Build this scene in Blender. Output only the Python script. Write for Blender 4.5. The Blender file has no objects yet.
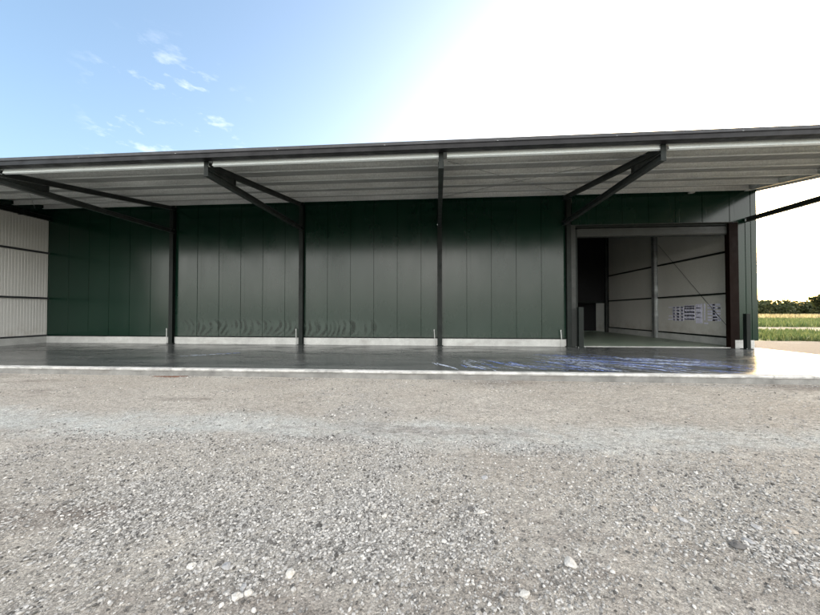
import bpy, math, random
import numpy as np
from mathutils import Vector, Matrix, noise as mnoise

random.seed(7)
rng = np.random.default_rng(11)
scene = bpy.context.scene
COL = scene.collection
R = math.radians

# ------------------------------------------------------------------ helpers
class MB:
    """collects boxes, bars, prisms; build() links them as one mesh"""
    def __init__(s): s.v = []; s.f = []
    def add(s, vs, fs):
        n = len(s.v); s.v += [tuple(p) for p in vs]; s.f += [tuple(i + n for i in f) for f in fs]
    def box(s, x0, x1, y0, y1, z0, z1):
        s.add([(x0,y0,z0),(x1,y0,z0),(x1,y1,z0),(x0,y1,z0),(x0,y0,z1),(x1,y0,z1),(x1,y1,z1),(x0,y1,z1)],
              [(0,3,2,1),(4,5,6,7),(0,1,5,4),(1,2,6,5),(2,3,7,6),(3,0,4,7)])
    def prism(s, pts, a, b, axis):
        """closed 2D outline swept along an axis from a to b ('x': pts=(y,z), 'y': pts=(x,z), 'z': pts=(x,y))"""
        def P(p, t):
            return (t,p[0],p[1]) if axis == 'x' else ((p[0],t,p[1]) if axis == 'y' else (p[0],p[1],t))
        n = len(pts)
        vs = [P(p,a) for p in pts] + [P(p,b) for p in pts]
        fs = [(i,(i+1)%n,(i+1)%n+n,i+n) for i in range(n)]
        fs += [tuple(range(n))[::-1], tuple(range(n,2*n))]
        s.add(vs, fs)
    def bar(s, p0, p1, w, h, up=(0,0,1)):
        """rectangular bar between two points, w sideways, h along up"""
        p0 = Vector(p0); p1 = Vector(p1); d = (p1-p0).normalized()
        side = d.cross(Vector(up)).normalized(); u = side.cross(d).normalized()
        vs = []
        for p in (p0,p1):
            for a,b in ((-1,-1),(1,-1),(1,1),(-1,1)):
                vs.append(p + side*(a*w/2) + u*(b*h/2))
        s.add(vs, [(0,1,2,3),(7,6,5,4),(0,4,5,1),(1,5,6,2),(2,6,7,3),(3,7,4,0)])
    def ibeam(s, p0, p1, w, h, t=.012, up=(0,0,1)):
        p0 = Vector(p0); p1 = Vector(p1); d = (p1-p0).normalized()
        side = d.cross(Vector(up)).normalized(); u = side.cross(d).normalized()
        s.bar(p0+u*(h/2-t/2), p1+u*(h/2-t/2), w, t, up)
        s.bar(p0-u*(h/2-t/2), p1-u*(h/2-t/2), w, t, up)
        s.bar(p0, p1, t*.8, h-2*t, up)
    def tube(s, pts, r, n=8):
        pts = [Vector(p) for p in pts]; base = len(s.v)
        for i,p in enumerate(pts):
            d = (pts[min(i+1,len(pts)-1)] - pts[max(i-1,0)]).normalized()
            a = d.orthogonal().normalized(); b = d.cross(a)
            rr = r[i] if isinstance(r,(list,tuple)) else r
            for k in range(n):
                t = 2*math.pi*k/n
                s.v.append(tuple(p + a*math.cos(t)*rr + b*math.sin(t)*rr))
        for i in range(len(pts)-1):
            for k in range(n):
                s.f.append((base+i*n+k, base+i*n+(k+1)%n, base+(i+1)*n+(k+1)%n, base+(i+1)*n+k))
        s.f.append(tuple(base+k for k in range(n))[::-1])
        s.f.append(tuple(base+(len(pts)-1)*n+k for k in range(n)))
    def build(s, name, mat, parent=None, smooth=False, bevel=0, fix=True):
        me = bpy.data.meshes.new(name); me.from_pydata(s.v, [], s.f)
        me.materials.append(mat)
        if fix:
            import bmesh
            bm = bmesh.new(); bm.from_mesh(me); bmesh.ops.recalc_face_normals(bm, faces=bm.faces); bm.to_mesh(me); bm.free()
        if smooth: me.polygons.foreach_set('use_smooth', [True]*len(me.polygons))
        o = bpy.data.objects.new(name, me); COL.objects.link(o)
        if parent: o.parent = parent
        if bevel:
            m = o.modifiers.new('bevel','BEVEL'); m.width = bevel; m.segments = 2; m.limit_method = 'ANGLE'
        return o

def tag(o, label=None, cat=None, group=None, kind=None):
    if label: o['label'] = label
    if cat: o['category'] = cat
    if group: o['group'] = group
    if kind: o['kind'] = kind
    return o
def empty(name, loc, rz=0):
    o = bpy.data.objects.new(name, None); COL.objects.link(o)
    o.location = loc; o.rotation_euler = (0,0,rz); o.empty_display_size = .3
    return o
def np_mesh(name, verts, faces, mat, smooth=False, parent=None):
    """verts (n,3), faces (m,k) arrays"""
    me = bpy.data.meshes.new(name); k = faces.shape[1]
    me.vertices.add(len(verts)); me.vertices.foreach_set('co', verts.astype(np.float32).ravel())
    me.loops.add(faces.size); me.loops.foreach_set('vertex_index', faces.astype(np.int32).ravel())
    me.polygons.add(len(faces))
    me.polygons.foreach_set('loop_start', np.arange(0, faces.size, k, dtype=np.int32))
    me.update(calc_edges=True)
    me.polygons.foreach_set('use_smooth', np.full(len(faces), smooth))
    me.materials.append(mat); me.validate()
    o = bpy.data.objects.new(name, me); COL.objects.link(o)
    if parent: o.parent = parent
    return o

# ------------------------------------------------------------------ materials
class NT:
    def __init__(s, name):
        s.m = bpy.data.materials.new(name); s.m.use_nodes = True
        s.t = s.m.node_tree; s.b = s.t.nodes['Principled BSDF']; s.out = s.t.nodes['Material Output']
        s._obj = None
    def n(s, typ, **kw):
        nd = s.t.nodes.new(typ)
        for k,v in kw.items():
            if hasattr(nd, k) and not k[0].isupper(): setattr(nd, k, v)
            else: s.set(nd.inputs[k.replace('_',' ')], v)
        return nd
    def set(s, sock, v):
        if isinstance(v, bpy.types.NodeSocket): s.t.links.new(v, sock)
        else: sock.default_value = v
    def obj(s):
        if not s._obj: s._obj = s.n('ShaderNodeTexCoord').outputs['Object']
        return s._obj
    def mapped(s, scale, loc=(0,0,0), rot=(0,0,0), src=None):
        m = s.n('ShaderNodeMapping'); s.set(m.inputs['Vector'], src or s.obj())
        m.inputs['Scale'].default_value = scale; m.inputs['Location'].default_value = loc; m.inputs['Rotation'].default_value = rot
        return m.outputs[0]
    def noise(s, scale, detail=4, rough=.55, vec=None, dist=0):
        nd = s.n('ShaderNodeTexNoise'); s.set(nd.inputs['Vector'], vec or s.obj())
        nd.inputs['Scale'].default_value = scale; nd.inputs['Detail'].default_value = detail
        nd.inputs['Roughness'].default_value = rough; nd.inputs['Distortion'].default_value = dist
        return nd.outputs[0]
    def ramp(s, fac, stops):
        nd = s.n('ShaderNodeValToRGB'); s.set(nd.inputs[0], fac)
        e = nd.color_ramp.elements
        while len(e) < len(stops): e.new(.5)
        for el,(p,c) in zip(e, stops):
            el.position = p; el.color = (c,c,c,1) if isinstance(c,(int,float)) else (*c,1)
        return nd.outputs[0]
    def mix(s, fac, a, b, mode='MIX'):
        nd = s.n('ShaderNodeMix', data_type='RGBA', blend_type=mode)
        s.set(nd.inputs[0], fac)
        for i,c in ((6,a),(7,b)):
            s.set(nd.inputs[i], (*c,1) if isinstance(c,tuple) and len(c)==3 else c)
        return nd.outputs[2]
    def math(s, op, a, b=0., c=0., clamp=False):
        nd = s.n('ShaderNodeMath', operation=op, use_clamp=clamp)
        s.set(nd.inputs[0], a); s.set(nd.inputs[1], b)
        if op in ('MULTIPLY_ADD','SMOOTH_MIN'): s.set(nd.inputs[2], c)
        return nd.outputs[0]
    def sep(s, vec=None):
        nd = s.n('ShaderNodeSeparateXYZ'); s.set(nd.inputs[0], vec or s.obj()); return nd.outputs
    def smooth(s, v, a, b, lo=0., hi=1.):
        nd = s.n('ShaderNodeMapRange', interpolation_type='SMOOTHSTEP'); s.set(nd.inputs[0], v)
        for i,x in enumerate((a,b,lo,hi)): nd.inputs[1+i].default_value = x
        return nd.outputs[0]
    def bump(s, h, strength=.3, dist=.01, prev=None):
        nd = s.n('ShaderNodeBump'); s.set(nd.inputs['Height'], h)
        nd.inputs['Strength'].default_value = strength; nd.inputs['Distance'].default_value = dist
        if prev: s.set(nd.inputs['Normal'], prev)
        return nd.outputs[0]
    def done(s, color=None, rough=None, metal=None, normal=None, spec=None, alpha=None):
        for k,v in (('Base Color',color),('Roughness',rough),('Metallic',metal),('Normal',normal),('Specular IOR Level',spec),('Alpha',alpha)):
            if v is not None: s.set(s.b.inputs[k], (*v,1) if isinstance(v,tuple) and len(v)==3 else v)
        return s.m

def painted(name, col, rough=.4, metal=0., var=.25, nscale=3., bump=.0, spec=.5):
    t = NT(name); a = t.noise(nscale, 6, .6); b = t.noise(nscale*14, 3)
    f = t.math('MULTIPLY', a, b); f = t.ramp(f, [(.15,1-var),(.4,1+var*.6)])
    c = t.mix(1., col, f, 'MULTIPLY')
    r = t.ramp(t.noise(nscale*2.3,5), [(.3,max(rough-.1,.05)),(.7,min(rough+.12,1))])
    nrm = t.bump(t.noise(nscale*20,3), bump, .004) if bump else None
    return t.done(c, r, metal, nrm, spec)

# dark green factory-coated cladding, with wiped dust arcs near the foot
def mk_cladding(name, dusty):
    t = NT(name)
    x,y,z = t.sep()
    n1 = t.noise(.6, 5, .6); n2 = t.noise(9, 4)
    base = t.mix(t.ramp(n1,[(.3,0.),(.7,1.)]), (.0014,.0150,.0083), (.0022,.0180,.0102))
    # thin dust film with wiped streaks
    film = t.math('MULTIPLY', t.ramp(t.noise(1., 5, .6, t.mapped((.9,.9,.25))), [(.35,0.),(.75,1.)]), .02)
    col = t.mix(film, base, (.16,.18,.165))
    rough = t.ramp(t.noise(1.4,5,.6,t.mapped((1,1,.35))), [(.3,.17),(.7,.25)])
    if dusty:
        wob = t.math('MULTIPLY', t.math('SUBTRACT', t.noise(2.1,1,.5), .5), .28)
        zz = t.math('ADD', z, t.math('MULTIPLY', wob, .7))
        zc = t.math('SUBTRACT', zz, .70)
        arc = t.math('MULTIPLY', t.math('MULTIPLY', zc, zc), 1.3)
        u = t.math('ADD', t.math('ADD', t.math('ADD', x, arc), t.math('MULTIPLY', zc, -.12)), t.math('MULTIPLY', wob, .55))
        u = t.math('MULTIPLY_ADD', t.math('SUBTRACT', t.noise(.75,1), .5), .8, u)
        w = t.math('SINE', t.math('MULTIPLY', u, 24.))
        w = t.math('MULTIPLY', t.smooth(w, -.6, .8), t.ramp(t.noise(2.3,5,.65,t.mapped((1,1,.6))),[(.40,0.),(.56,1.)]))
        band = t.math('MULTIPLY', t.smooth(zz, .30, .42), t.smooth(zz, .85, 1.15, 1., 0.))
        xm = t.math('MULTIPLY', t.smooth(x,-11.,-10.2), t.smooth(x,-3.4,-.6,1.,0.))
        m = t.math('MULTIPLY', t.math('MULTIPLY', band, xm), w)
        dust = t.math('MULTIPLY', t.smooth(z, 2.7, .9, 0., 1.), t.ramp(t.noise(.8,6,.65,t.mapped((1,1,.5))),[(.3,.35),(.7,1.)]))
        dust = t.math('MULTIPLY', dust, t.smooth(z, .3, .75, .6, 1.))
        dust = t.math('MULTIPLY', dust, t.math('MULTIPLY_ADD', m, -.95, 1.))
        col = t.mix(t.math('MULTIPLY', dust, t.math('MULTIPLY_ADD', t.math('MULTIPLY',band,xm), .12, .045)), col, (.17,.20,.18))
        col = t.mix(t.math('MULTIPLY', m, .8), col, (.001,.007,.004))
        rough = t.math('ADD', rough, t.math('MULTIPLY', dust, .12))
        sp = t.math('MULTIPLY', t.smooth(z,.33,.75,1.,0.), t.ramp(n2,[(.4,0.),(.7,1.)]))
        col = t.mix(t.math('MULTIPLY',sp,.12), col, (.15,.14,.12))
    nrm = t.bump(t.noise(.9,3,.5,t.mapped((1,1,.3))), .05, .02)
    return t.done(col, rough, 0., nrm, .36)

def mk_concrete(name, col, rough=.85, stain=.35, sc=2.):
    t = NT(name)
    a = t.noise(sc,7,.65); b = t.noise(sc*18,5,.6); c = t.noise(sc*.5,4,.6,t.mapped((1,1,4)))
    f = t.ramp(a,[(.3,1-stain),(.65,1.1)])
    f2 = t.ramp(b,[(.3,.85),(.7,1.08)])
    cc = t.mix(1., t.mix(1., col, f, 'MULTIPLY'), f2, 'MULTIPLY')
    cc = t.mix(t.ramp(c,[(.55,0.),(.75,.35)]), cc, (.16,.14,.12))
    return t.done(cc, rough, 0., t.bump(b,.4,.006), .3)

def mk_slab():
    t = NT('wet_slab_concrete')
    st = t.noise(1., 6, .6, t.mapped((.35,1.6,1)))           # long trowel / water streaks
    bl = t.noise(.7, 5, .6, dist=.4); fine = t.noise(30,4)
    c = t.mix(t.ramp(st,[(.35,0.),(.7,1.)]), (.042,.047,.048), (.105,.11,.107))
    c = t.mix(t.ramp(bl,[(.5,0.),(.72,.6)]), c, (.12,.12,.115))
    c = t.mix(1., c, t.ramp(fine,[(.3,.8),(.7,1.15)]), 'MULTIPLY')
    r = t.ramp(t.noise(1., 6, .62, t.mapped((.5,1.3,1),(3,1,0))), [(.32,.13),(.55,.24),(.75,.5)])
    n = t.bump(t.noise(2.2,4,.55), .12, .02); n = t.bump(fine,.08,.003,n)
    return t.done(c, r, 0., n, .36)

def mk_hall_floor():
    t = NT('hall_floor_concrete')
    a = t.noise(.8,6,.6,t.mapped((.6,1.5,1))); b = t.noise(20,4)
    c = t.mix(t.ramp(a,[(.35,0.),(.65,1.)]), (.09,.14,.10), (.26,.30,.24))
    c = t.mix(1., c, t.ramp(b,[(.3,.8),(.7,1.1)]), 'MULTIPLY')
    return t.done(c, t.ramp(a,[(.3,.25),(.7,.5)]), 0., t.bump(b,.1,.003), .5)

def mk_galv(name, col=(.45,.47,.47), rough=.42, metal=.75):
    t = NT(name)
    v = t.n('ShaderNodeTexVoronoi'); t.set(v.inputs['Vector'], t.obj()); v.inputs['Scale'].default_value = 28
    sp = t.ramp(v.outputs['Color'], [(0.,.85),(1.,1.1)])
    d = t.ramp(t.noise(1.,5,.6,t.mapped((.4,3,3))), [(.35,.7),(.7,1.1)])
    c = t.mix(1., t.mix(1., col, sp, 'MULTIPLY'), d, 'MULTIPLY')
    return t.done(c, t.ramp(d,[(.7,rough+.1),(1.1,rough-.06)]), metal, None, .5)

def mk_soffit():
    t = NT('canopy_sheet_coating')
    a = t.noise(1.,6,.6,t.mapped((.5,.5,.5))); b = t.noise(1.,5,.6,t.mapped((7,.7,1)))
    c = t.mix(t.ramp(a,[(.3,0.),(.7,1.)]), (.26,.275,.27), (.36,.378,.37))
    c = t.mix(t.ramp(b,[(.45,0.),(.8,.45)]), c, (.22,.225,.215))
    return t.done(c, .45, .15, t.bump(t.noise(2,3),.1,.02), .4)

def mk_liner(name, col, vert=True):
    t = NT(name); x,y,z = t.sep()
    a = t.noise(1.,6,.6,t.mapped((.5,.5,.18))); b = t.noise(25,3)
    c = t.mix(t.ramp(a,[(.35,0.),(.75,.5)]), col, tuple(k*.72 for k in col))
    c = t.mix(t.math('MULTIPLY', t.smooth(z,.3,1.1,1.,0.), t.ramp(t.noise(3.,5),[(.4,0.),(.7,.5)])), c, (.30,.27,.22))
    c = t.mix(1., c, t.ramp(b,[(.3,.93),(.7,1.03)]), 'MULTIPLY')
    return t.done(c, .5, 0., None, .4)

# yard surface: packed crushed stone and soil
def yard_color(t):
    a = t.noise(.55,7,.62); b = t.noise(2.6,6,.65); f = t.noise(70,5,.7); g = t.noise(230,3,.6)
    c = t.mix(t.ramp(a,[(.3,0.),(.68,1.)]), (.350,.318,.274), (.455,.427,.378))
    c = t.mix(t.ramp(b,[(.40,0.),(.68,.75)]), c, (.38,.355,.315))
    x,y,z = t.sep()
    # pale dust band where the lorries drive
    yw = t.math('ADD', y, t.math('MULTIPLY', t.math('SUBTRACT', t.noise(.5,4,.55), .5), 1.4))
    yw = t.math('ADD', yw, t.math('MULTIPLY', t.math('SUBTRACT', t.noise(5,4,.6), .5), .5))
    band = t.math('MULTIPLY', t.smooth(yw,-9.25,-8.85), t.smooth(yw,-8.5,-7.95,1.,0.))
    xf = t.smooth(x, -7., 8., .85, .65)
    c = t.mix(t.math('MULTIPLY', t.math('MULTIPLY', band, xf), t.ramp(b,[(.3,.3),(.6,1.)])), c, (.47,.48,.455))
    c = t.mix(t.smooth(x,12.5,14.,0.,.85), c, (.15,.125,.105))  # ground right of the slab painted darker to offset the strong sky light
    # dark soil stains
    d = t.ramp(t.noise(.8,5,.7,t.mapped((.35,1.2,1),(4.2,2.3,0))), [(.56,0.),(.70,.7)])
    c = t.mix(d, c, (.15,.122,.105))
    c = t.mix(1., c, t.ramp(f,[(.30,.36),(.42,.94),(.6,1.02),(.74,1.35)]), 'MULTIPLY')
    vv = t.n('ShaderNodeTexVoronoi'); t.set(vv.inputs['Vector'], t.obj()); vv.inputs['Scale'].default_value = 95
    c = t.mix(1., c, t.ramp(t.sep(vv.outputs['Color'])[0],[(.0,.66),(.6,1.),(.92,1.12),(1.,1.45)]), 'MULTIPLY')
    c = t.mix(1., c, t.ramp(t.noise(19,6,.75),[(.30,.30),(.43,.86),(.55,1.02),(.72,1.3)]), 'MULTIPLY')
    sk = t.ramp(t.noise(1.,6,.7,t.mapped((9,34,9),rot=(0,0,R(28)))),[(.30,.30),(.44,.92),(.6,1.02),(.75,1.25)])
    c = t.mix(t.smooth(x,-.5,3.5,.25,.95), c, t.mix(1., c, sk, 'MULTIPLY'))
    at = t.n('ShaderNodeAttribute'); at.attribute_name = 'grit_and_gap_shade'  # shade between packed stones, painted into the soil colour
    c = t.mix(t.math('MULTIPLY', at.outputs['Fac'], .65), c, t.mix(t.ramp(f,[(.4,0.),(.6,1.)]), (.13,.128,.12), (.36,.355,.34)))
    c = t.mix(1., c, t.ramp(g,[(.3,.72),(.7,1.22)]), 'MULTIPLY')
    return c, f, g, b
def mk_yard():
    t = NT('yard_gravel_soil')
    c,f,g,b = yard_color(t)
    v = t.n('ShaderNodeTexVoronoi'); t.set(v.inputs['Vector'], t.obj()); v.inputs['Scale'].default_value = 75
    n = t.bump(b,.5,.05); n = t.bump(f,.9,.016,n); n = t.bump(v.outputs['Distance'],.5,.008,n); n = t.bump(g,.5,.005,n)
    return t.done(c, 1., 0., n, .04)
def mk_stone(name, lo, hi):
    t = NT(name)
    g = t.n('ShaderNodeNewGeometry').outputs['Random Per Island']
    c = t.mix(t.ramp(g,[(.0,.0),(.15,.15),(.35,.5),(.85,.72),(1.,1.)]), lo, hi)
    c = t.mix(1., c, t.ramp(t.noise(60,5,.65),[(.3,.72),(.7,1.15)]), 'MULTIPLY')
    return t.done(c, .9, 0., t.bump(t.noise(140,4),.4,.003), .2)

M = {}
M['clad'] = mk_cladding('dark_green_cladding', False)
M['clad_dusty'] = mk_cladding('dusty_green_cladding', True)
M['steel'] = painted('dark_green_steel_paint', (.008,.012,.0105), .5, 0, .35, 2.5, 0, .18)
M['bracket'] = painted('grey_green_bracket_paint', (.032,.038,.037), .42, 0, .3, 2.5, 0, .4)
M['steel_grey'] = painted('anthracite_steel_paint', (.030,.032,.036), .5, 0, .3, 2., 0, .3)
M['flash'] = painted('anthracite_flashing', (.007,.0075,.009), .5, 0, .3, 1.5, 0, .2)
M['flash_brown'] = painted('brown_flashing', (.045,.030,.024), .6, 0, .3, 2)
M['jamb'] = painted('rust_brown_primer', (.0075,.0036,.0026), .7, 0, .3, 2., 0, .08)
M['post'] = painted('grey_green_flashing', (.024,.028,.026), .5, 0, .3, 2., 0, .35)
M['galv'] = mk_galv('galvanised_steel')
M['purlin'] = mk_galv('weathered_galvanised_purlin', (.70,.735,.725), .5, .1)
M['galv_bright'] = painted('bright_zinc', (.80,.88,.89), .35, 0, .08, 2.)
M['soffit'] = mk_soffit()
M['plinth'] = mk_concrete('plinth_concrete', (.42,.43,.415), .85, .22)
M['kerb'] = mk_concrete('kerb_concrete', (.50,.50,.48), .85, .55, 4.)
M['kerb_side'] = mk_concrete('kerb_face_concrete', (.20,.20,.19), .9, .4, 3.)
M['slab'] = mk_slab()
M['floor'] = mk_hall_floor()
M['liner'] = mk_liner('white_liner_panel', (.60,.60,.575))
M['inner'] = mk_liner('grey_liner_panel', (.60,.59,.555))
M['white'] = painted('white_plastic', (.42,.43,.42), .45, 0, .15, 5)
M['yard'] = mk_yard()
M['grit_and_gap_shade'] = mk_stone('crushed_stone', (.06,.057,.053), (.50,.485,.455))
M['letter'] = painted('lavender_lettering_paint', (.80,.79,.98), .6, 0, .25, 4)
M['rust'] = painted('rusty_iron', (.13,.055,.03), .8, 0, .5, 8, .5)

def mk_rock(name, col):
    t = NT(name)
    a = t.noise(22,6,.65); b = t.noise(120,4)
    c = t.mix(t.ramp(a,[(.35,0.),(.65,1.)]), tuple(k*.72 for k in col), col)
    c = t.mix(1., c, t.ramp(b,[(.3,.8),(.7,1.1)]), 'MULTIPLY')
    return t.done(c, .9, 0., t.bump(b,.5,.003,t.bump(a,.5,.01)), .2)
ROCK = {'pale': mk_rock('pale_limestone',(.52,.50,.46)), 'grey': mk_rock('grey_stone',(.33,.33,.33)),
        'dark': mk_rock('dark_stone',(.13,.125,.12)), 'tan': mk_rock('tan_stone',(.36,.32,.27))}

# ------------------------------------------------------------------ warehouse
XL, XR = -17.15, 12.25
COLX = [-11.13, -5.37, .40]
ZT = 6.02                                    # top of the front wall
def zs(y): return 6.16 + .165*y              # underside of the roof sheet
shed = empty('warehouse', (0,0,0))
tag(shed, 'long dark green metal clad warehouse with cantilevered canopy and open doorway', 'warehouse')

def grooved_wall(x0, x1, z0, z1, y, thick, joints, mat, name='wall', minor=True):
    pts = [(x0,y)]
    for j in joints:
        if minor:
            pass
        if x0+.03 < j < x1-.03:
            pts += [(j-.013,y),(j-.006,y+.016),(j+.006,y+.016),(j+.013,y)]
        q = j + .16                          # one faint bead beside each joint
        if x0 > -17 and x0+.03 < q < x1-.03: pts += [(q-.010,y),(q-.005,y+.0012),(q+.005,y+.0012),(q+.010,y)]
    pts += [(x1,y)]
    pts.sort(key=lambda p: p[0])
    pts += [(x1,y+thick),(x0,y+thick)]
    mb = MB(); mb.prism(pts, z0, z1, 'z')
    return mb.build(name, mat, shed)

bays = [(XL+.02, COLX[0]-.09, 'clad'), (COLX[0]+.09, COLX[1]-.09, 'clad_dusty'),
        (COLX[1]+.09, COLX[2]-.09, 'clad_dusty'), (COLX[2]+.09, 5.36, 'clad_dusty')]
for x0,x1,m in bays:
    j0 = .51 if x0 > 0 else x0 + .02
    js = [j0 + k*.98 for k in range(0,8)]
    grooved_wall(x0, x1, .31, ZT+.25, 0, .12, js, M[m])
    mb = MB(); mb.box(x0, x1, -.035, .10, -.05, .295); p = mb.build('plinth', M['plinth'], shed, bevel=.008)
    mb = MB(); mb.prism([(-.06,.296),(.0,.318),(.0,.325),(.0,.296)], x0, x1, 'x'); mb.build('drip_flashing', M['flash'], shed)
# over the doorway and the pier at the corner
grooved_wall(5.62, XR-.02, 4.80, ZT+.25, 0, .12, [6.55,7.53,8.51,9.49,10.47,11.45], M['clad'])
grooved_wall(11.72, XR-.02, .31, 4.80-.002, 0, .12, [11.99], M['clad'])
mb = MB(); mb.box(11.55, XR-.02, -.04, .10, -.05, .295); mb.build('plinth', M['plinth'], shed, bevel=.008)
mb = MB(); mb.prism([(-.03,4.775),(-.045,4.79),(-.045,4.80),(0,4.815),(.0,4.775)], 5.5, 11.73, 'x'); mb.build('lintel_flashing', M['post'], shed)
# corner trim
mb = MB(); mb.prism([(XR-.06,-.012),(XR+.14,-.012),(XR+.14,.16),(XR+.132,.16),(XR+.132,-.004),(XR-.06,-.004)], .28, ZT+.1, 'z')
mb.build('corner_trim', M['clad'], shed)
# columns standing in the joints between the bays
for x in COLX + [5.44]:
    mb = MB(); mb.ibeam((x,-.06,-.03), (x,-.06,ZT-.1), .17, .19, .014, up=(0,-1,0))
    mb.box(x-.13,x+.13,-.2,.06,-.01,.02)
    c = mb.build('column', M['steel'], shed)
for x in COLX + [5.36]:
    mb = MB(); mb.tube([(x-.21,-.10,-.02),(x-.21,-.10,.36),(x-.225,-.08,.62)], .016, 8); mb.tube([(x-.225,-.08,.6),(x-.225,-.08,.66)], .022, 8)
    mb.build('conduit_stub', M['white'], shed, smooth=False)

# doorway frame
mb = MB(); mb.box(5.56,5.73,-.055,.16,-.02,4.79); mb.build('door_post', M['post'], shed, bevel=.006)
mb = MB(); mb.box(5.735,5.83,.02,.30,-.02,4.62); mb.build('door_guide', M['steel'], shed, bevel=.004)
mb = MB(); mb.box(11.40,11.72,-.03,.05,-.02,4.76); mb.box(11.40,11.46,.052,.16,-.02,4.62)
mb.build('door_jamb', M['jamb'], shed, bevel=.004)
hd = MB(); hd.prism([(.06,4.36),(.05,4.40),(.05,4.66),(.10,4.70),(.34,4.70),(.34,4.36)], 5.84, 11.395, 'x')
hd = hd.build('door_header', M['post'], shed)
mb = MB(); mb.box(5.84,11.395,.08,.12,4.33,4.357); mb.build('door_seal', M['steel'], hd)
mb = MB(); mb.box(5.735,11.395,.052,.345,4.705,4.798); mb.build('door_lintel', M['steel'], shed)
# dirt grey threshold strip set in the floor at the doorway
mb = MB(); mb.box(5.83,11.40,-.02,.22,-.03,.012); mb.build('threshold', M['plinth'], shed)

# ---- canopy and roof
XC0, XC1 = -17.55, 12.42
YF = -5.42
def sheet_profile(x0, x1, y0, y1, name, mat, under=None):
    """trapezoidal sheet with ribs running down the slope"""
    xs = []; p = .30; x = x0
    while x < x1-.01:
        xs += [(x,0),(x+.13,0),(x+.155,.007),(x+.245,.007),(x+.27,0)]; x += p
    xs = [q for q in xs if q[0] < x1] + [(x1,0)]
    mb = MB(); n = len(xs)
    ys = [y0 + (y1-y0)*k/6 for k in range(7)]
    for y in ys: mb.v += [(a, y, zs(y)+b) for a,b in xs]
    for y in ys: mb.v += [(a, y, zs(y)+b+.012) for a,b in xs]
    off = n*len(ys)
    for r in range(6):
        for i in range(n-1):
            mb.f.append((r*n+i, (r+1)*n+i, (r+1)*n+i+1, r*n+i+1))
            mb.f.append((off+r*n+i, off+r*n+i+1, off+(r+1)*n+i+1, off+(r+1)*n+i))
    return mb.build(name, mat, shed, fix=False)
canopy = sheet_profile(XC0, XC1, YF-.12, .13, 'canopy', M['soffit'])
roof = sheet_profile(XC0, XC1, .134, 9.9, 'roof', M['steel_grey'])
sheet_profile(XC0, XC1, 12.204, 24.4, 'roof', M['steel_grey'])
t = NT('added_rooflight_sheet'); t.done((.9,.92,.9), .4)
tr = t.n('ShaderNodeBsdfTranslucent'); tr.inputs[0].default_value = (.95,.97,.95,1)
mxs = t.n('ShaderNodeMixShader'); mxs.inputs[0].default_value = .96
t.t.links.new(t.b.outputs[0], mxs.inputs[1]); t.t.links.new(tr.outputs[0], mxs.inputs[2]); t.t.links.new(mxs.outputs[0], t.out.inputs[0])
sheet_profile(XC0, XC1, 9.904, 12.2, 'added_rooflight', t.m)  # unseen translucent strip, added to light the next hall
# Z purlins carrying the sheet
frames = [XL+.05] + COLX + [5.30, 12.02]
for k,y in enumerate([-4.42,-3.36,-2.28,-1.2,-.22]):
    for a,b in zip(frames[:-1], frames[1:]):
        t = .008; z1 = zs(y)-.003; z0 = z1-.19
        mb = MB()
        j = random.uniform(-.012,.012)
        mb.prism([(y-.06,z0+.018),(y-.06,z0),(y,z0),(y,z1-t),(y+.06,z1-t+.01),(y+.06,z1+.01),(y-t,z1),(y-t,z0+t),(y-.06+t,z0+t),(y-.06+t,z0+.018)],
                 a-.006, (b-.014 if b < 12 else b-.08), 'x')
        mb.build('purlin', M['purlin'], canopy)
# bright eaves purlin between the bracket tips
for a,b in zip(frames[:-1], frames[1:]):
    mb = MB(); z1 = 5.185
    mb.prism([(-5.425,z1-.205),(-5.36,z1-.215),(-5.36,z1-.205),(-5.415,z1-.196),(-5.352,z1),(-5.36,z1)], a-.35 if a < -15 else a+.05, b-.05, 'x')
    mb.build('eaves_purlin', M['galv_bright'], canopy)
mb = MB(); z1 = 5.185; mb.prism([(-5.425,z1-.205),(-5.36,z1-.215),(-5.36,z1-.205),(-5.415,z1-.196),(-5.352,z1),(-5.36,z1)], 12.07, XC1-.02, 'x')
mb.build('eaves_purlin', M['galv_bright'], canopy)
# box gutter and capping along the front edge
mb = MB()
g = [(-5.465,5.065),(-5.465,5.175),(-5.475,5.175),(-5.475,5.08),(-5.63,5.08),(-5.63,5.175),(-5.66,5.185),(-5.66,5.17),(-5.645,5.165),(-5.645,5.065)]
mb.prism(g, XC0-.05, XC1+.05, 'x'); mb.build('gutter', M['flash'], canopy)
mb = MB()
g = [(-5.585,5.205),(-5.585,5.285),(-5.575,5.297),(-5.1,5.385),(-5.1,5.375),(-5.56,5.29),(-5.575,5.28),(-5.575,5.205)]
mb.prism(g, XC0-.05, XC1+.05, 'x'); mb.build('roof_capping', M['steel_grey'], canopy)
for i in range(12):                          # gutter straps
    x = -16.3 + i*2.55
    mb = MB(); mb.box(x,x+.03,-5.652,-5.54,5.187,5.193); mb.build('gutter_strap', M['galv'], canopy)
# rake flashing on the right hand edge
mb = MB(); mb.bar((XC1+.012,YF-.1,zs(YF-.1)-.075),(XC1+.012,.2,zs(.2)-.075), .02, .26); mb.bar((XC1-.05,YF-.05,zs(YF)-.05),(XC1-.05,.2,zs(.2)-.045), .11, .008)
mb.build('rake_flashing', M['purlin'], canopy)
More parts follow.
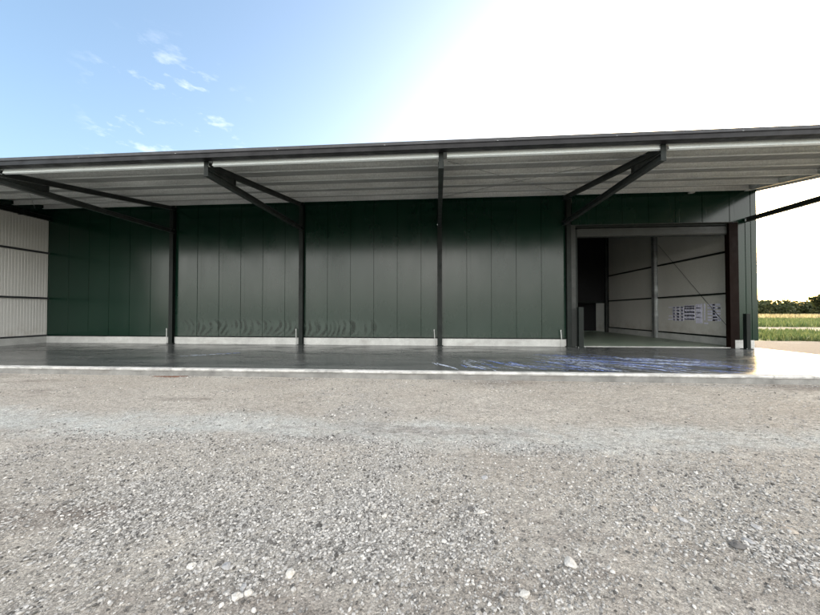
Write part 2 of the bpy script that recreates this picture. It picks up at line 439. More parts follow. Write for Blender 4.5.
# cantilever brackets
for i,x in enumerate(frames[1:]):
    w = .11; dz = .28 if i < len(frames)-2 else .105; hh = .15 if i < len(frames)-2 else .17
    mb = MB(); mb.ibeam((x,-.03,zs(-.03)-dz),(x,-5.42,zs(-5.42)-dz), w, hh, .012)
    br = mb.build('canopy_bracket', M['bracket'] if i < len(frames)-2 else M['purlin'], shed)
    mb = MB(); mb.ibeam((x,-.03,4.87),(x,-5.42,4.80), .13, .16, .014); mb.build('bottom_chord', M['bracket'], br)
    mb = MB(); mb.box(x-.055,x+.055,-5.45,-5.435,4.70,5.12); mb.build('end_plate', M['steel'], br, bevel=.003)
    mb = MB(); mb.prism([(-5.43,4.86),(-5.43,zs(-5.43)-.37),(-4.35,zs(-4.35)-.37),(-4.35,4.89)], x-.007, x+.007, 'x')
    mb.box(x-.055,x+.055,-4.40,-4.388,4.90,zs(-4.4)-.36)
    mb.build('gusset', M['bracket'], br)
    for o in [br] + list(br.children):       # brackets lean a touch out of square, as built
        for v in o.data.vertices: v.co.x += .0166*v.co.y
# tie rods in the canopy plane
for a,b in ((frames[3],frames[4]),(frames[0],frames[1])):
    for y0,y1 in ((-4.9,-.6),(-.6,-4.9)):
        mb = MB(); mb.tube([(a+.1,y0,zs(y0)-.22),(b-.1,y1,zs(y1)-.22)], .009, 6); mb.build('tie_rod', M['galv'], canopy)
mb = MB(); mb.box(9.93,10.10,-.16,-.04,6.02-.10,6.02-.06); mb.build('cable_clip', M['white'], shed, bevel=.005)

# ---- white return wall on the left, closing the end of the canopy
mb = MB(); pts = []
y = -5.40; k = 0
while y < -.005:
    pts += [(XL,y),(XL,y+.075),(XL-.005,y+.080),(XL-.005,y+.095)]; y += .10
pts = [p for p in pts if p[1] < -.004] + [(XL,-.004),(XL-.1,-.004),(XL-.1,-5.4)]
mb.prism(pts, .31, 5.46, 'z'); sw = mb.build('side_wall', M['liner'], shed)
for z,h in ((4.0,.075),(1.98,.075)):
    mb = MB(); mb.box(XL+.003,XL+.09,-5.4,.0-.005,z-h/2,z+h/2); mb.build('girt', M['steel_grey'], sw)
mb = MB(); mb.box(XL+.002,XL+.05,-5.4,-.005,.295,.36); mb.build('girt', M['steel_grey'], sw)
mb = MB(); mb.box(XL-.15,XL+.035,-5.4,-.04,-.05,.29); mb.build('plinth', M['plinth'], sw)
mb = MB(); mb.ibeam((XL+.06,-5.42,5.56),(XL+.06,-.02,5.56), .16, .2, .014); mb.box(XL-.02,XL+.30,-1.05,-.97,5.44,5.66); mb.build('top_beam', M['steel'], sw)
mb = MB(); mb.prism([(-5.4,5.465),(-.004,5.465),(-.004,zs(0)-.01),(-5.4,zs(-5.4)-.01)], XL-.09, XL-.03, 'x'); mb.build('infill_panel', M['clad'], sw)
# ---- hall behind
mb = MB(); mb.box(XL-.1,XL,.0,24.3,-.05,6.1); mb.build('gable_cladding', M['clad'], shed)
mb = MB(); mb.prism([(.125,.0),(24.3,.0),(24.3,10.1),(.125,6.12)], 12.10, 12.2, 'x')
gw = mb.build('gable_lining', M['inner'], shed)
mb = MB(); mb.prism([(.165,.0),(24.3,.0),(24.3,10.1),(.165,6.12)], 12.3, 12.36, 'x'); mb.build('gable_cladding', M['clad'], shed)
mb = MB(); mb.box(XL,12.36,24.31,24.4,-.05,10.1); mb.build('back_wall', M['clad'], shed)
for z in (3.82,2.12):
    for a,b in ((.36,4.68),(4.92,9.28)):
        mb = MB(); mb.box(12.02,12.098,a,b,z-.035,z+.035); mb.build('girt', M['steel'], gw)
for a,b in ((.36,4.68),(4.92,9.28)):
    mb = MB(); mb.box(12.04,12.098,a,b,.30,.37); mb.build('girt', M['steel'], gw)
    mb = MB(); mb.box(12.03,12.098,a,b,0,.298); mb.build('plinth', M['plinth'], gw)
for y,c in ((4.8,'galv'),(9.4,'post'),(14.1,'steel')):
    mb = MB(); mb.ibeam((11.98,y,0),(11.98,y,6.2+.165*y-.45), .2, .2, .014, up=(1,0,0)); mb.build('column', M[c], gw)
for p in (((12.06,4.6,4.9),(12.06,.5,.40)),):
    mb = MB(); mb.tube(p, .007, 6); mb.build('brace_rod', M['steel_grey'], gw)
# partition with a half-open roller door towards the next hall
mb = MB(); mb.box(XL,12.10,9.45,9.55,2.05,7.6); mb.box(XL,8.6,9.45,9.55,0,2.048); pw = mb.build('partition', M['flash'], shed)
mb = MB(); mb.box(8.62,12.08,9.40,9.44,1.98,2.12); mb.build('door_edge', M['steel'], pw)
mb = MB(); mb.box(XL,12.095,11.0,11.1,0,8.0); mb.build('partition', M['flash'], shed)
# the added roof strip lights the next hall: side partition keeps first hall dark
mb = MB(); mb.box(5.2,5.3,.14,9.44,0,6.9); mb.build('partition', M['clad'], shed)
# lavender lettering on the lining, four block characters
mb = MB()
def stroke(y0,y1,z0,z1):
    y0 += .16; y1 += .16; mb.box(12.094,12.0985,min(y0,y1),max(y0,y1),z0,z1)
def glyph(ya,yb,z0,z1,hs,vs,t=.05):
    for h in hs: stroke(ya,yb,z0+(z1-z0)*h-t/2,z0+(z1-z0)*h+t/2)
    for v in vs: yy = ya+(yb-ya)*v; stroke(yy-t*.8,yy+t*.8,z0,z1)
glyph(3.55,2.95,.95,1.62,(0.04,.27,.5,.73,.96),(.06,.5,.94),.085)
stroke(3.85,3.6,1.58,1.62); stroke(3.85,3.6,1.14,1.18); stroke(3.88,3.6,.98,1.02)
glyph(2.86,2.30,1.0,1.66,(.04,.3,.55,.8,.96),(.08,.36,.64,.92),.08)
glyph(2.20,1.98,.86,1.72,(.3,.55,.8),(.05,.5,.95),.05)
stroke(1.94,1.88,.86,1.74); stroke(1.80,1.74,1.0,1.74); stroke(1.80,1.6,.84,.90)
glyph(1.62,1.02,.98,1.70,(.05,.22,.42,.58,.78,.96),(.5,),.075)
stroke(1.25,1.17,1.0,1.25); stroke(1.1,.98,1.02,1.08); stroke(1.12,.98,1.5,1.56)
mb.build('wall_lettering', M['letter'], gw)

# ------------------------------------------------------------------ bollards
def bollard(loc, h, w, label, rz=0):
    b = empty('bollard', loc, rz); tag(b, label, 'bollard', 'steel guards beside the doorway')
    mb = MB(); mb.prism([(-w/2,-.07),(w/2,-.07),(w/2,.07),(w/2-.014,.07),(w/2-.014,-.056),(-w/2+.014,-.056),(-w/2+.014,.07),(-w/2,.07)], .015, h, 'z')
    mb.box(-w/2+.014,w/2-.014,-.055,.07,h-.012,h-.002)
    mb.build('guard_post', M['steel'], b)
    mb = MB(); mb.box(-w/2-.06,w/2+.06,-.13,.13,0,.015); mb.build('base_plate', M['steel'], b, bevel=.003)
    for sx in (-1,1):
        for sy in (-1,1):
            mb = MB(); mb.tube([(sx*(w/2+.035),sy*.10,.012),(sx*(w/2+.035),sy*.10,.035)], .012, 6); mb.build('bolt', M['galv'], b)
bollard((5.76,-.34,0), 1.55, .18, 'dark green steel guard post at the left side of the open doorway')
bollard((11.60,-.42,0), 1.30, .13, 'slim dark steel guard post in front of the brown door jamb')

# ------------------------------------------------------------------ ground
SK = .009                                    # the kerb is not quite parallel to the wall
def struct(o): o['kind'] = 'structure'; return o
ZG = -.17
mb = MB(); mb.prism([(XL-.05,-5.43+SK*(XL-.05)),(12.36,-5.43+SK*12.36),(12.36,-.04),(XL-.05,-.04)],-.3,0,'z'); struct(mb.build('apron_slab', M['slab']))
mb = MB(); mb.box(XL,12.30,.0,24.3,-.3,-.004); struct(mb.build('hall_floor', M['floor']))
mb = MB()
xk = XL-.05; zf = []
mb2 = MB()
while xk < 12.36:                            # kerb lip with worn, slightly uneven edge
    L = min(random.uniform(.25,.6), 12.36-xk+.001)
    d = random.uniform(-.008,.008); e = random.uniform(-.004,.004)
    mb.prism([(-5.432,-.03),(-5.60+d,-.045),(-5.612+d,-.012),(-5.60+d,.004+e),(-5.432,.006)], xk, xk+L-.001, 'x')
    xk += L
def skew(m): m.v = [(x,y+SK*x,z) for x,y,z in m.v]
skew(mb); struct(mb.build('kerb', M['kerb']))
mb2.box(XL-.05,12.36,-5.585,-5.434,-.3,-.046); skew(mb2); struct(mb2.build('kerb_face', M['kerb_side']))

# yard: fine grid near the camera, coarse beyond
def axis(segs):
    out = []
    for a,b,st in segs: out += list(np.arange(a,b-1e-6,st))
    return np.array(out + [segs[-1][1]])
gx = axis([(-70,-20,5),(-20,-9,.5),(-9,9,.045),(9,14,.4),(14,21,.5),(21,34,1.)])
gy = axis([(-60,-20,5),(-20,-12.4,.4),(-12.4,-5.4,.035),(-5.4,6.2,.4)])
X,Y = np.meshgrid(gx,gy)
def fbm(X,Y,scale,octs,seed):
    """cheap value-noise fbm on numpy arrays"""
    tot = np.zeros_like(X); amp = 1; s = scale
    for o in range(octs):
        r = np.random.default_rng(seed+o); T = r.random((256,256))
        u = X*s+1000.3; v = Y*s+1000.7
        i = np.floor(u).astype(int); j = np.floor(v).astype(int); fu = u-i; fv = v-j
        fu = fu*fu*(3-2*fu); fv = fv*fv*(3-2*fv); i %= 256; j %= 256; i1=(i+1)%256; j1=(j+1)%256
        tot += amp*((T[i,j]*(1-fu)+T[i1,j]*fu)*(1-fv)+(T[i,j1]*(1-fu)+T[i1,j1]*fu)*fv-.5)
        amp *= .5; s *= 2.03
    return tot
def gh(X,Y):
    h = fbm(X,Y,.45,3,3)*.035 + fbm(X,Y,3.1,4,9)*.018 + fbm(X,Y,9.,2,15)*.008
    near = np.clip((-5.6-Y)/.8,0,1)
    return ZG + h*(.25+.75*near)
Z = gh(X,Y)
edge = np.clip(np.minimum.reduce([X+70, 34-X, 6.2-Y])/1.2, 0, 1); Z = Z*1 - (1-edge)*.09
nx,ny = len(gx),len(gy)
idx = np.arange(nx*ny).reshape(ny,nx)
F = np.stack([idx[:-1,:-1],idx[:-1,1:],idx[1:,1:],idx[1:,:-1]],-1).reshape(-1,4)
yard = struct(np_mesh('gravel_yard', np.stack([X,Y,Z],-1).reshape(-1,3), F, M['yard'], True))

# field and far ground
t = NT('meadow_soil')
a = t.noise(.08,6,.6); b = t.noise(1.3,6,.65); cc = t.noise(12,4)
c = t.mix(t.ramp(a,[(.35,0.),(.65,1.)]), (.085,.115,.035), (.15,.15,.06))
c = t.mix(t.ramp(b,[(.4,0.),(.7,.7)]), c, (.20,.18,.09))
x,y,z = t.sep()
far = t.smooth(t.math('ADD', y, t.math('MULTIPLY',b,14.)), 58, 68)
c = t.mix(far, c, (.36,.30,.16))
c = t.mix(1., c, t.ramp(cc,[(.3,.7),(.7,1.2)]), 'MULTIPLY')
M['meadow'] = t.done(c, .95, 0., t.bump(cc,.6,.05), .1)
mb = MB(); mb.add([(-900,-500,-.24),(1300,-500,-.24),(1300,1500,-.24),(-900,1500,-.24)], [(0,1,2,3)])
struct(mb.build('field', M['meadow'], fix=False))
# pale dirt track crossing the field
mb = MB(); n = 90; up = []; lo = []
for i in range(n+1):
    x = 14 + i*2.2
    w = .5*math.sin(x*.21)+.35*math.sin(x*.57+1)
    lo.append((x, 15.2+w-.02*x, -.2)); up.append((x, 22.6+.7*math.sin(x*.17+2)-.02*x, -.2))
mb.add(lo+up, [(i,i+1,n+2+i,n+1+i) for i in range(n)])
M['track'] = mk_concrete('dry_track_soil', (.20,.17,.135), 1., .4, .8)
M['track'].node_tree.nodes['Principled BSDF'].inputs['Specular IOR Level'].default_value = .03
struct(mb.build('dirt_track', M['track'], fix=False))

# meadow grass: one sheet of blades
def grass(name, n, sampler, h, mat, seed):
    r = np.random.default_rng(seed)
    P = sampler(r,n); n = len(P)
    hh = h*(.5+r.random(n)); ang = r.random(n)*2*np.pi; w = hh*.10+.006
    dx,dy = np.cos(ang)*w, np.sin(ang)*w
    lx,ly = (r.random(n)-.5)*hh*.9, (r.random(n)-.5)*hh*.9
    z = np.full(n,-.25)
    v = np.stack([np.stack([P[:,0]-dx,P[:,1]-dy,z],-1), np.stack([P[:,0]+dx,P[:,1]+dy,z],-1), np.stack([P[:,0]+lx,P[:,1]+ly,z+hh],-1)],1).reshape(-1,3)
    return np_mesh(name, v, np.arange(3*n).reshape(-1,3), mat)
def blade_mat(name, lo, hi):
    t = NT(name); g = t.n('ShaderNodeNewGeometry').outputs['Random Per Island']
    c = t.mix(t.ramp(g,[(.1,0.),(.9,1.)]), lo, hi)
    t.set(t.b.inputs['Base Color'], c); t.b.inputs['Roughness'].default_value = .7
    tr = t.n('ShaderNodeBsdfTranslucent'); t.set(tr.inputs[0], c)
    mx = t.n('ShaderNodeMixShader'); mx.inputs[0].default_value = .35
    t.t.links.new(t.b.outputs[0], mx.inputs[1]); t.t.links.new(tr.outputs[0], mx.inputs[2]); t.t.links.new(mx.outputs[0], t.out.inputs[0])
    return t.m
M['blade'] = blade_mat('grass_blade', (.045,.080,.022), (.14,.16,.055))
M['blade_dry'] = blade_mat('dry_grass_blade', (.26,.21,.10), (.42,.36,.2))
def samp_near(r,n):
    x = 13.5 + r.random(n)**1.3*55; y = 5.4 + r.random(n)*9.4
    den = fbm(x,y,.5,3,44)
    k = den + (r.random(n)-.5)*.4 > .0
    return np.stack([x[k],y[k]],-1)
def samp_mid(r,n):
    x = 24 + r.random(n)*95; y = 22.6 + r.random(n)*36
    return np.stack([x,y],-1)
def samp_far(r,n):
    x = 45 + r.random(n)*170; y = 57 + r.random(n)*60
    return np.stack([x,y],-1)
tag(grass('meadow_grass', 60000, samp_near, .28, M['blade'], 1), 'rough green grass between the gravel and the dirt track', 'grass', kind='stuff')
tag(grass('field_grass', 60000, samp_mid, .45, M['blade'], 2), 'green grass on the field beyond the dirt track', 'grass', kind='stuff')
tag(grass('dry_grass', 50000, samp_far, .9, M['blade_dry'], 3), 'pale dry grass in front of the far hedge', 'grass', kind='stuff')

# ------------------------------------------------------------------ far hedge and tree
def leaves(centers, radii, n, size, seed):
    r = np.random.default_rng(seed); m = len(centers)
    C = np.array(centers); Rd = np.array(radii)
    pr = (Rd.prod(1))**(2/3); k = r.choice(m, n, p=pr/pr.sum())
    d = r.normal(size=(n,3)); d /= np.linalg.norm(d,axis=1)[:,None]
    rad = r.random(n)**.33
    clump = np.sin(d[:,0]*7+k)*np.sin(d[:,1]*6+k*2.1)*np.sin(d[:,2]*8+k*.7)
    P = C[k] + d*Rd[k]*(rad*(1+.22*clump))[:,None]
    a = r.normal(size=(n,3)); a /= np.linalg.norm(a,axis=1)[:,None]
    b = np.cross(a, r.normal(size=(n,3))); b /= np.linalg.norm(b,axis=1)[:,None]
    s = size*(.5+r.random(n))[:,None]
    v = np.stack([P-a*s, P+b*s*.6, P+a*s, P-b*s*.6],1).reshape(-1,3)
    return v, np.arange(4*n).reshape(-1,4)
def leaf_mat(name, lo, hi):
    m = blade_mat(name, lo, hi); return m
M['leaf'] = leaf_mat('hedge_leaf', (.030,.045,.014), (.075,.085,.03))
M['leaf2'] = leaf_mat('tree_leaf', (.035,.05,.012), (.09,.095,.03))
M['bark'] = painted('bark', (.09,.07,.05), .9, 0, .4, 6, .6)
cs, rs = [], []
hx = 55.
r = random.Random(5)
while hx < 260:
    w = r.uniform(1.8,4.5); h = r.uniform(2.2,3.3)*(1.2 if r.random()<.2 else 1)
    yy = 112 + r.uniform(-3,3) - .05*hx
    cs.append((hx, yy, h*.85-.2)); rs.append((w, 2.2, h)); hx += w*r.uniform(.55,.95)
v,f = leaves(cs, rs, 60000, .42, 8)
tag(np_mesh('hedgerow', v, f, M['leaf']), 'dark overgrown hedge along the far side of the field', 'hedge', kind='stuff')
def tree(loc, h, rad, label, seed):
    tr = empty('tree', loc); tag(tr, label, 'tree')
    rr = random.Random(seed)
    mb = MB(); mb.tube([(0,0,0),(.05,.02,h*.3),(-.05,.05,h*.6),(.02,0,h*.85)], [.28,.2,.13,.05], 8)
    for k in range(7):
        a = rr.uniform(0,6.28); z0 = h*rr.uniform(.3,.6); L = rad*rr.uniform(.6,.9)
        mb.tube([(0,0,z0),(math.cos(a)*L*.5,math.sin(a)*L*.5,z0+.5*L),(math.cos(a)*L,math.sin(a)*L,z0+.8*L)], [.1,.06,.02], 6)
    mb.build('trunk', M['bark'], tr, smooth=True)
    c, q = [], []
    for k in range(13):
        a = rr.uniform(0,6.28); d = rad*rr.uniform(.1,.75)
        s = rad*rr.uniform(.3,.5); c.append((math.cos(a)*d, math.sin(a)*d, h*rr.uniform(.42,.85))); q.append((s,s,s*.8))
    v,f = leaves(c, q, 6000, .30, seed)
    np_mesh('crown', v, f, M['leaf2'], parent=tr)
tree((124,93,-.24), 9.6, 3.8, 'rounded dark tree rising above the far hedge at the edge of the field', 4)
tree((138,97,-.24), 8.0, 3.2, 'smaller dark tree right of the rounded tree above the far hedge', 9)

# ------------------------------------------------------------------ loose stones
def ico():
    p = (1+5**.5)/2
    v = np.array([(-1,p,0),(1,p,0),(-1,-p,0),(1,-p,0),(0,-1,p),(0,1,p),(0,-1,-p),(0,1,-p),(p,0,-1),(p,0,1),(-p,0,-1),(-p,0,1)],float)
    v /= np.linalg.norm(v[0])
    f = np.array([(0,11,5),(0,5,1),(0,1,7),(0,7,10),(0,10,11),(1,5,9),(5,11,4),(11,10,2),(10,7,6),(7,1,8),(3,9,4),(3,4,2),(3,2,6),(3,6,8),(3,8,9),(4,9,5),(2,4,11),(6,2,10),(8,6,7),(9,8,1)])
    return v,f
IV,IF = ico()
# gravel heaps seen in the photo: (x, y, sigma_x, sigma_y, weight)
heaps = [(-1.0,-10.6,.55,.45,1.3),(-.55,-10.3,.45,.5,1.2),(-1.9,-10.4,.5,.5,.9),(.35,-10.5,.22,.5,1.),(.15,-9.9,.25,.6,.7),
         (-2.6,-10.0,.7,.4,.7),(2.0,-10.4,.45,.25,.6),(1.6,-10.0,.5,.35,.5),(-1.2,-9.6,.6,.4,.6),(.9,-10.8,.3,.2,.5),(2.6,-9.7,.6,.4,.5),(-.6,-9.4,.5,.4,.5)]
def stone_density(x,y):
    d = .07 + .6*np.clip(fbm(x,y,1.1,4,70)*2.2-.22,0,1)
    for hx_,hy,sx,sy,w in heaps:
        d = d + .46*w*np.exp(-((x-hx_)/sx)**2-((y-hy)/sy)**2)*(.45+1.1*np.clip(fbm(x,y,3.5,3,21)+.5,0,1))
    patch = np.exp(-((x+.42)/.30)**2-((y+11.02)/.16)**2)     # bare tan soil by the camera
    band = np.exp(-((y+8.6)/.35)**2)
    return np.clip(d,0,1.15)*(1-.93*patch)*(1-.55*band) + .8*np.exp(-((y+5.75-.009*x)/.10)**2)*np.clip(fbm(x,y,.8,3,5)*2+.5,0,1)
att = yard.data.attributes.new('grit_and_gap_shade','FLOAT','POINT')
att.data.foreach_set('value', np.clip((stone_density(X,Y)-.35)*1.3,0,1).astype(np.float32).ravel())  # painted gap shade follows the stone density
def scatter(name, n, xr, yr, smin, smax, power, seed, mat, label, dp=1.):
    r = np.random.default_rng(seed)
    x = r.uniform(*xr,n); y = r.uniform(*yr,n)
    keep = r.random(n) < stone_density(x,y)**dp
    x,y = x[keep],y[keep]; n = len(x)
    s = smin + (smax-smin)*r.random(n)**power
    V = np.repeat(IV[None],n,0)*(1+(r.random((n,12,1))-.5)*.55)
    sc = np.stack([.75+.7*r.random(n), .7+.5*r.random(n), .4+.35*r.random(n)],-1)
    V = V*sc[:,None]*s[:,None,None]
    # tilt and spin
    a = r.random(n)*2*np.pi; tl = (r.random(n)-.5)*.9
    ct,st = np.cos(tl)[:,None],np.sin(tl)[:,None]
    Yv = V[...,1]*ct - V[...,2]*st; Zv = V[...,1]*st + V[...,2]*ct
    ca,sa = np.cos(a)[:,None],np.sin(a)[:,None]
    Xv = V[...,0]*ca - Yv*sa; Yv = V[...,0]*sa + Yv*ca
    z = gh(x,y) + s*(.12+.35*r.random(n))
    W = np.stack([Xv+x[:,None], Yv+y[:,None], Zv+z[:,None]],-1).reshape(-1,3)
    Fc = (IF[None]+(np.arange(n)*12)[:,None,None]).reshape(-1,3)
    o = np_mesh(name, W, Fc, mat); tag(o, label, 'gravel', kind='stuff'); return o
scatter('gravel_chippings', 260000, (-4.6,4.4), (-11.6,-8.9), .0025, .012, 2.4, 1, M['grit_and_gap_shade'], 'small crushed stone chippings strewn over the near part of the yard')
scatter('gravel_pebbles', 90000, (-9.5,9.5), (-11.9,-5.62), .005, .015, 3., 2, M['grit_and_gap_shade'], 'scattered pebbles across the whole gravel yard')
scatter('gravel_stones', 8000, (-5,5), (-11.6,-6.5), .009, .023, 2.8, 3, M['grit_and_gap_shade'], 'larger broken stones lying among the chippings', 2.)

def big_rock(x, y, s, kind, flat, label, seed, squash=(1.2,.9)):
    import bmesh
    bm = bmesh.new(); bmesh.ops.create_icosphere(bm, subdivisions=3, radius=1)
    r = random.Random(seed); off = Vector((r.uniform(0,50),r.uniform(0,50),r.uniform(0,50)))
    planes = [Vector((r.gauss(0,1),r.gauss(0,1),r.gauss(0,1))).normalized() for _ in range(9)]
    for v in bm.verts:
        d = v.co.normalized(); k = 1.
        for p in planes:
            q = d.dot(p)
            if q > .55: k = min(k, .72/q*1.0)
        k *= 1+.16*mnoise.noise(d*1.6+off)+.05*mnoise.noise(d*5+off)
        v.co = Vector((d.x*squash[0], d.y*squash[1], d.z*flat))*k*s
    me = bpy.data.meshes.new('stone'); bm.to_mesh(me); bm.free(); me.materials.append(ROCK[kind])
    o = bpy.data.objects.new('stone', me); COL.objects.link(o)
    o.location = (x, y, float(gh(np.array([x]),np.array([y]))[0]) + s*flat*.35); o.rotation_euler = (r.uniform(-.15,.15),r.uniform(-.15,.15),r.uniform(0,6.28))
    tag(o, label, 'stone', 'loose stones lying on the gravel yard')
rocks = [
 (.475,-10.205,.030,'pale',.6,'pale stone beside the stone put in for a shaded hole right of the frame centre'),
 (.40,-10.17,.026,'dark',.45,'dark flat stone standing in for a shaded hole, touching a pale stone right of the frame centre'),  # dark colour stands in for the shade of a hole
 (.93,-10.665,.040,'pale',.5,'whitish broken stone lying alone in bare soil in the right foreground'),
 (.60,-10.885,.026,'pale',.75,'round pale stone at the bottom edge right of centre'),
 (-.715,-10.845,.030,'pale',.75,'rounded pale stone above the bare tan soil patch'),
 (-.935,-11.01,.026,'pale',.7,'pale stone at the bottom edge, frontmost of a cluster of three'),
 (-.885,-10.985,.022,'pale',.75,'pale stone at the right of the cluster of three at the bottom edge'),
 (-.93,-10.955,.020,'grey',.75,'greyish stone at the back of the cluster of three at the bottom edge'),
 (-1.33,-10.83,.026,'pale',.55,'flat pale stone among dense chippings in the left foreground'),
 (-1.12,-10.82,.030,'grey',.5,'broad grey stone left of the cluster of three stones'),
 (2.56,-10.27,.042,'tan',.3,'flat tan slab of stone nearest the right edge of the yard'),
 (2.36,-10.26,.030,'grey',.35,'flat grey stone left of the tan slab near the right edge'),
 (2.06,-10.46,.040,'dark',.45,'dark low stone in the right foreground'),
 (2.17,-10.40,.036,'grey',.3,'thin grey stone behind the dark low stone at right'),
 (1.93,-10.19,.034,'grey',.4,'grey flat stone ahead of two small ones in the right half'),
 (1.80,-10.08,.032,'tan',.4,'tan flat stone farthest back of the flat stones at right'),
 (2.16,-9.95,.022,'dark',.5,'small dark stone alone towards the pale dust band at right'),
 (-2.05,-10.62,.028,'pale',.5,'pale angular stone in the far left foreground'),
 (-.25,-10.30,.022,'pale',.7,'small white stone on the chippings below the frame centre'),
 (.58,-9.72,.030,'grey',.45,'grey stone on its own midway to the dust band, right of centre'),
]
for i,(x,y,s,k,fl,lab) in enumerate(rocks): big_rock(x,y,s,k,fl,lab,100+i)

# rusty flat strip lying at the kerb
mb = MB(); mb.bar((-.42,0,.012),(.40,.03,.02),.06,.012); mb.bar((-.1,-.05,.012),(.25,-.03,.012),.035,.012)
o = mb.build('scrap_strip', M['rust']); o.location = (-6.05,-5.77,ZG-.005); tag(o, 'rusty brown metal strip lying on the gravel against the kerb', 'scrap metal')

# blue and white chalk streaks on the slab
t = NT('blue_chalk')
g = t.n('ShaderNodeNewGeometry').outputs['Random Per Island']
c = t.mix(t.ramp(g,[(.0,0.),(.45,0.),(.55,1.),(1.,1.)]), (.16,.24,.58), (.50,.57,.70))
al = t.ramp(t.noise(1.,5,.7,t.mapped((9,9,9))), [(.39,0.),(.57,.9)])
M['chalk'] = t.done(c, .8, 0., None, .2, al)
mb = MB()
def streak(x,y,L,ang,w):
    n = 7; pts = []; bend = random.uniform(-.12,.12)
    for i in range(n):
        s = i/(n-1); a = ang + bend*(s-.5)*2
        px = x + math.cos(a)*L*(s-.5); py = y + math.sin(a)*L*(s-.5)
        ww = w*(.25+.75*math.sin(math.pi*min(max(s,.06),.94)))
        nx_,ny_ = -math.sin(a), math.cos(a)
        pts.append(((px-nx_*ww, py-ny_*ww),(px+nx_*ww,py+ny_*ww)))
    z = .004 + random.random()*.0015
    vs = [(p[0],p[1],z) for q in pts for p in q]
    mb.add(vs, [(2*i,2*i+2,2*i+3,2*i+1) for i in range(n-1)])
for k in range(105):
    x = 2.1 + abs(random.betavariate(1.6,1.8))*6.3
    y = random.uniform(-5.1,-2.6) if x > 3.4 else random.uniform(-5.0,-4.0)
    streak(x, y, random.uniform(.3,1.5), R(random.gauss(-42,12)), random.uniform(.008,.035))
for k in range(26): streak(random.uniform(4.2,7.5), random.uniform(-4.4,-3.2), random.uniform(.8,2.2), R(random.gauss(-18,8)), random.uniform(.015,.05))
for k in range(34): streak(random.uniform(.9,4.6), random.uniform(-5.1,-3.9), random.uniform(.2,.8), R(random.gauss(-52,14)), random.uniform(.012,.032))
for x,y,L,a,w in ((.5,-4.85,.9,-60,.04),(.35,-4.7,.75,-62,.03),(.18,-4.5,.4,-70,.02),(1.05,-4.6,.6,-60,.03),(1.2,-4.9,.5,-35,.03),(1.0,-4.2,.4,-55,.02),(1.9,-4.3,.9,-62,.03),(2.2,-4.8,.7,-45,.03),
                  (-6.9,-3.2,1.3,20,.04),(-7.3,-3.5,.8,15,.04),(-6.5,-2.9,.9,25,.03)):
    streak(x,y,L,R(a),w)
ch = mb.build('chalk_streaks', M['chalk'], fix=False); tag(ch, 'smeared blue and white chalk streaks on the dark wet slab', 'chalk marks', kind='stuff')

# ------------------------------------------------------------------ light, sky
FILL_GLOW = (10.2,9.8,9.3)  # colour of the fill glow added behind the camera
SUN_AZ, SUN_EL = R(38), R(8.5)               # azimuth from +Y towards +X
sd = Vector((math.sin(SUN_AZ)*math.cos(SUN_EL), math.cos(SUN_AZ)*math.cos(SUN_EL), math.sin(SUN_EL)))
L = bpy.data.lights.new('sun','SUN'); L.energy = 2.0; L.angle = R(.6); L.color = (1.,.86,.68)
so = bpy.data.objects.new('sun', L); COL.objects.link(so)
so.rotation_euler = (-sd).to_track_quat('-Z','Y').to_euler(); so.location = (40,50,20)

w = bpy.data.worlds.new('World'); scene.world = w; w.use_nodes = True
nt = w.node_tree; bg = nt.nodes['Background']
sky = nt.nodes.new('ShaderNodeTexSky'); sky.sky_type = 'NISHITA'; sky.sun_disc = False
sky.sun_elevation = SUN_EL; sky.sun_rotation = SUN_AZ
sky.air_density = 1.0; sky.dust_density = 4.6; sky.ozone_density = 1.7; sky.altitude = 50
tc = nt.nodes.new('ShaderNodeTexCoord')
def wn(typ, **kw):
    n_ = nt.nodes.new(typ)
    for k,v in kw.items(): setattr(n_,k,v)
    return n_
# a few thin wisps of cloud, upper left of the building
mp = wn('ShaderNodeMapping'); mp.inputs['Rotation'].default_value = (0,R(38),R(20)); mp.inputs['Scale'].default_value = (11,11,30)
nt.links.new(tc.outputs['Generated'], mp.inputs['Vector'])
no = wn('ShaderNodeTexNoise'); no.inputs['Scale'].default_value = 1.3; no.inputs['Detail'].default_value = 8; no.inputs['Roughness'].default_value = .6
nt.links.new(mp.outputs[0], no.inputs['Vector'])
cr = wn('ShaderNodeValToRGB'); cr.color_ramp.elements[0].position = .56; cr.color_ramp.elements[1].position = .86
nt.links.new(no.outputs[0], cr.inputs[0])
def blob(d, a, b):
    """soft patch of sky round a direction"""
    dp = wn('ShaderNodeVectorMath', operation='DOT_PRODUCT'); nt.links.new(tc.outputs['Generated'], dp.inputs[0]); dp.inputs[1].default_value = Vector(d).normalized()
    mr = wn('ShaderNodeMapRange', interpolation_type='SMOOTHSTEP'); nt.links.new(dp.outputs['Value'], mr.inputs[0])
    mr.inputs[1].default_value = math.cos(R(a)); mr.inputs[2].default_value = math.cos(R(b)); return mr.outputs[0]
b1 = blob((-.88,1,.66), 11, 2); b2 = blob((-.93,1,.42), 11, 2)
ad = wn('ShaderNodeMath', operation='ADD', use_clamp=True); nt.links.new(b1, ad.inputs[0]); nt.links.new(b2, ad.inputs[1])
mu = wn('ShaderNodeMath', operation='MULTIPLY'); nt.links.new(cr.outputs[0], mu.inputs[0]); nt.links.new(ad.outputs[0], mu.inputs[1])
mu2 = wn('ShaderNodeMath', operation='MULTIPLY'); nt.links.new(mu.outputs[0], mu2.inputs[0]); mu2.inputs[1].default_value = .34
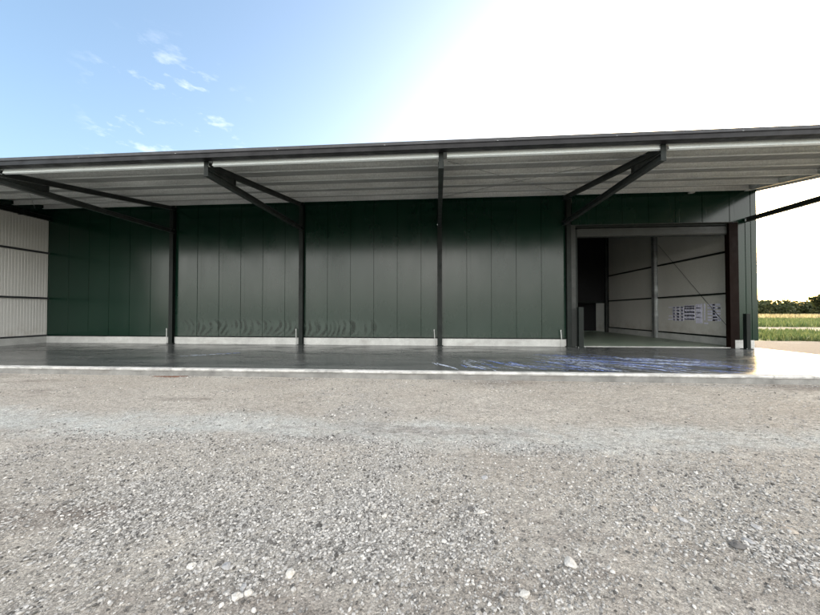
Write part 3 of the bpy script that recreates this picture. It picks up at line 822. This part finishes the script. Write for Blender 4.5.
mx = wn('ShaderNodeMix', data_type='RGBA'); nt.links.new(mu2.outputs[0], mx.inputs[0]); nt.links.new(sky.outputs[0], mx.inputs[6]); mx.inputs[7].default_value = (4.6,4.4,4.3,1)
# broad bright fill glow added to the unseen sky behind the camera
nb = wn('ShaderNodeTexNoise'); nb.inputs['Scale'].default_value = 2.6; nb.inputs['Detail'].default_value = 7; nb.inputs['Roughness'].default_value = .6
nt.links.new(tc.outputs['Generated'], nb.inputs['Vector'])
rb = wn('ShaderNodeValToRGB'); rb.color_ramp.elements[0].position = .3; rb.color_ramp.elements[1].position = .55
rb.color_ramp.elements[0].color = (.35,.35,.35,1)
nt.links.new(nb.outputs[0], rb.inputs[0])
b3 = blob((.30,-1,.55), 86, 34)
mb_ = wn('ShaderNodeMath', operation='MULTIPLY'); nt.links.new(rb.outputs[0], mb_.inputs[0]); core = blob((-.40,-1,.32), 40, 8)                # stronger fill, aimed at the reflections in the middle bays
k1 = wn('ShaderNodeMath', operation='MULTIPLY'); nt.links.new(b3, k1.inputs[0]); k1.inputs[1].default_value = .58
k2 = wn('ShaderNodeMath', operation='MULTIPLY_ADD', use_clamp=True); nt.links.new(core, k2.inputs[0]); k2.inputs[1].default_value = .42; nt.links.new(k1.outputs[0], k2.inputs[2])
nt.links.new(k2.outputs[0], mb_.inputs[1])
mx2 = wn('ShaderNodeMix', data_type='RGBA'); nt.links.new(mb_.outputs[0], mx2.inputs[0]); nt.links.new(mx.outputs[2], mx2.inputs[6]); mx2.inputs[7].default_value = (FILL_GLOW[0],FILL_GLOW[1],FILL_GLOW[2],1)
nt.links.new(mx2.outputs[2], bg.inputs['Color'])
bg.inputs['Strength'].default_value = .10

# ------------------------------------------------------------------ camera
cam = bpy.data.cameras.new('camera'); cam.sensor_width = 36; cam.lens = 36*308/820; cam.clip_end = 4000; cam.clip_start = .05
co = bpy.data.objects.new('camera', cam); COL.objects.link(co)
co.location = (.11,-12.6,1.35)
ps, pt, rl = R(4.2), R(.9), R(0)
fwd = Vector((-math.sin(ps)*math.cos(pt), math.cos(ps)*math.cos(pt), math.sin(pt)))
q = fwd.to_track_quat('-Z','Y').to_matrix() @ Matrix.Rotation(rl,3,'Z')
co.rotation_euler = q.to_euler()
scene.camera = co
vs = scene.view_settings
vs.view_transform = 'Standard'; vs.look = 'None'; vs.gamma = 1; vs.use_curve_mapping = False; vs.exposure = 2.75
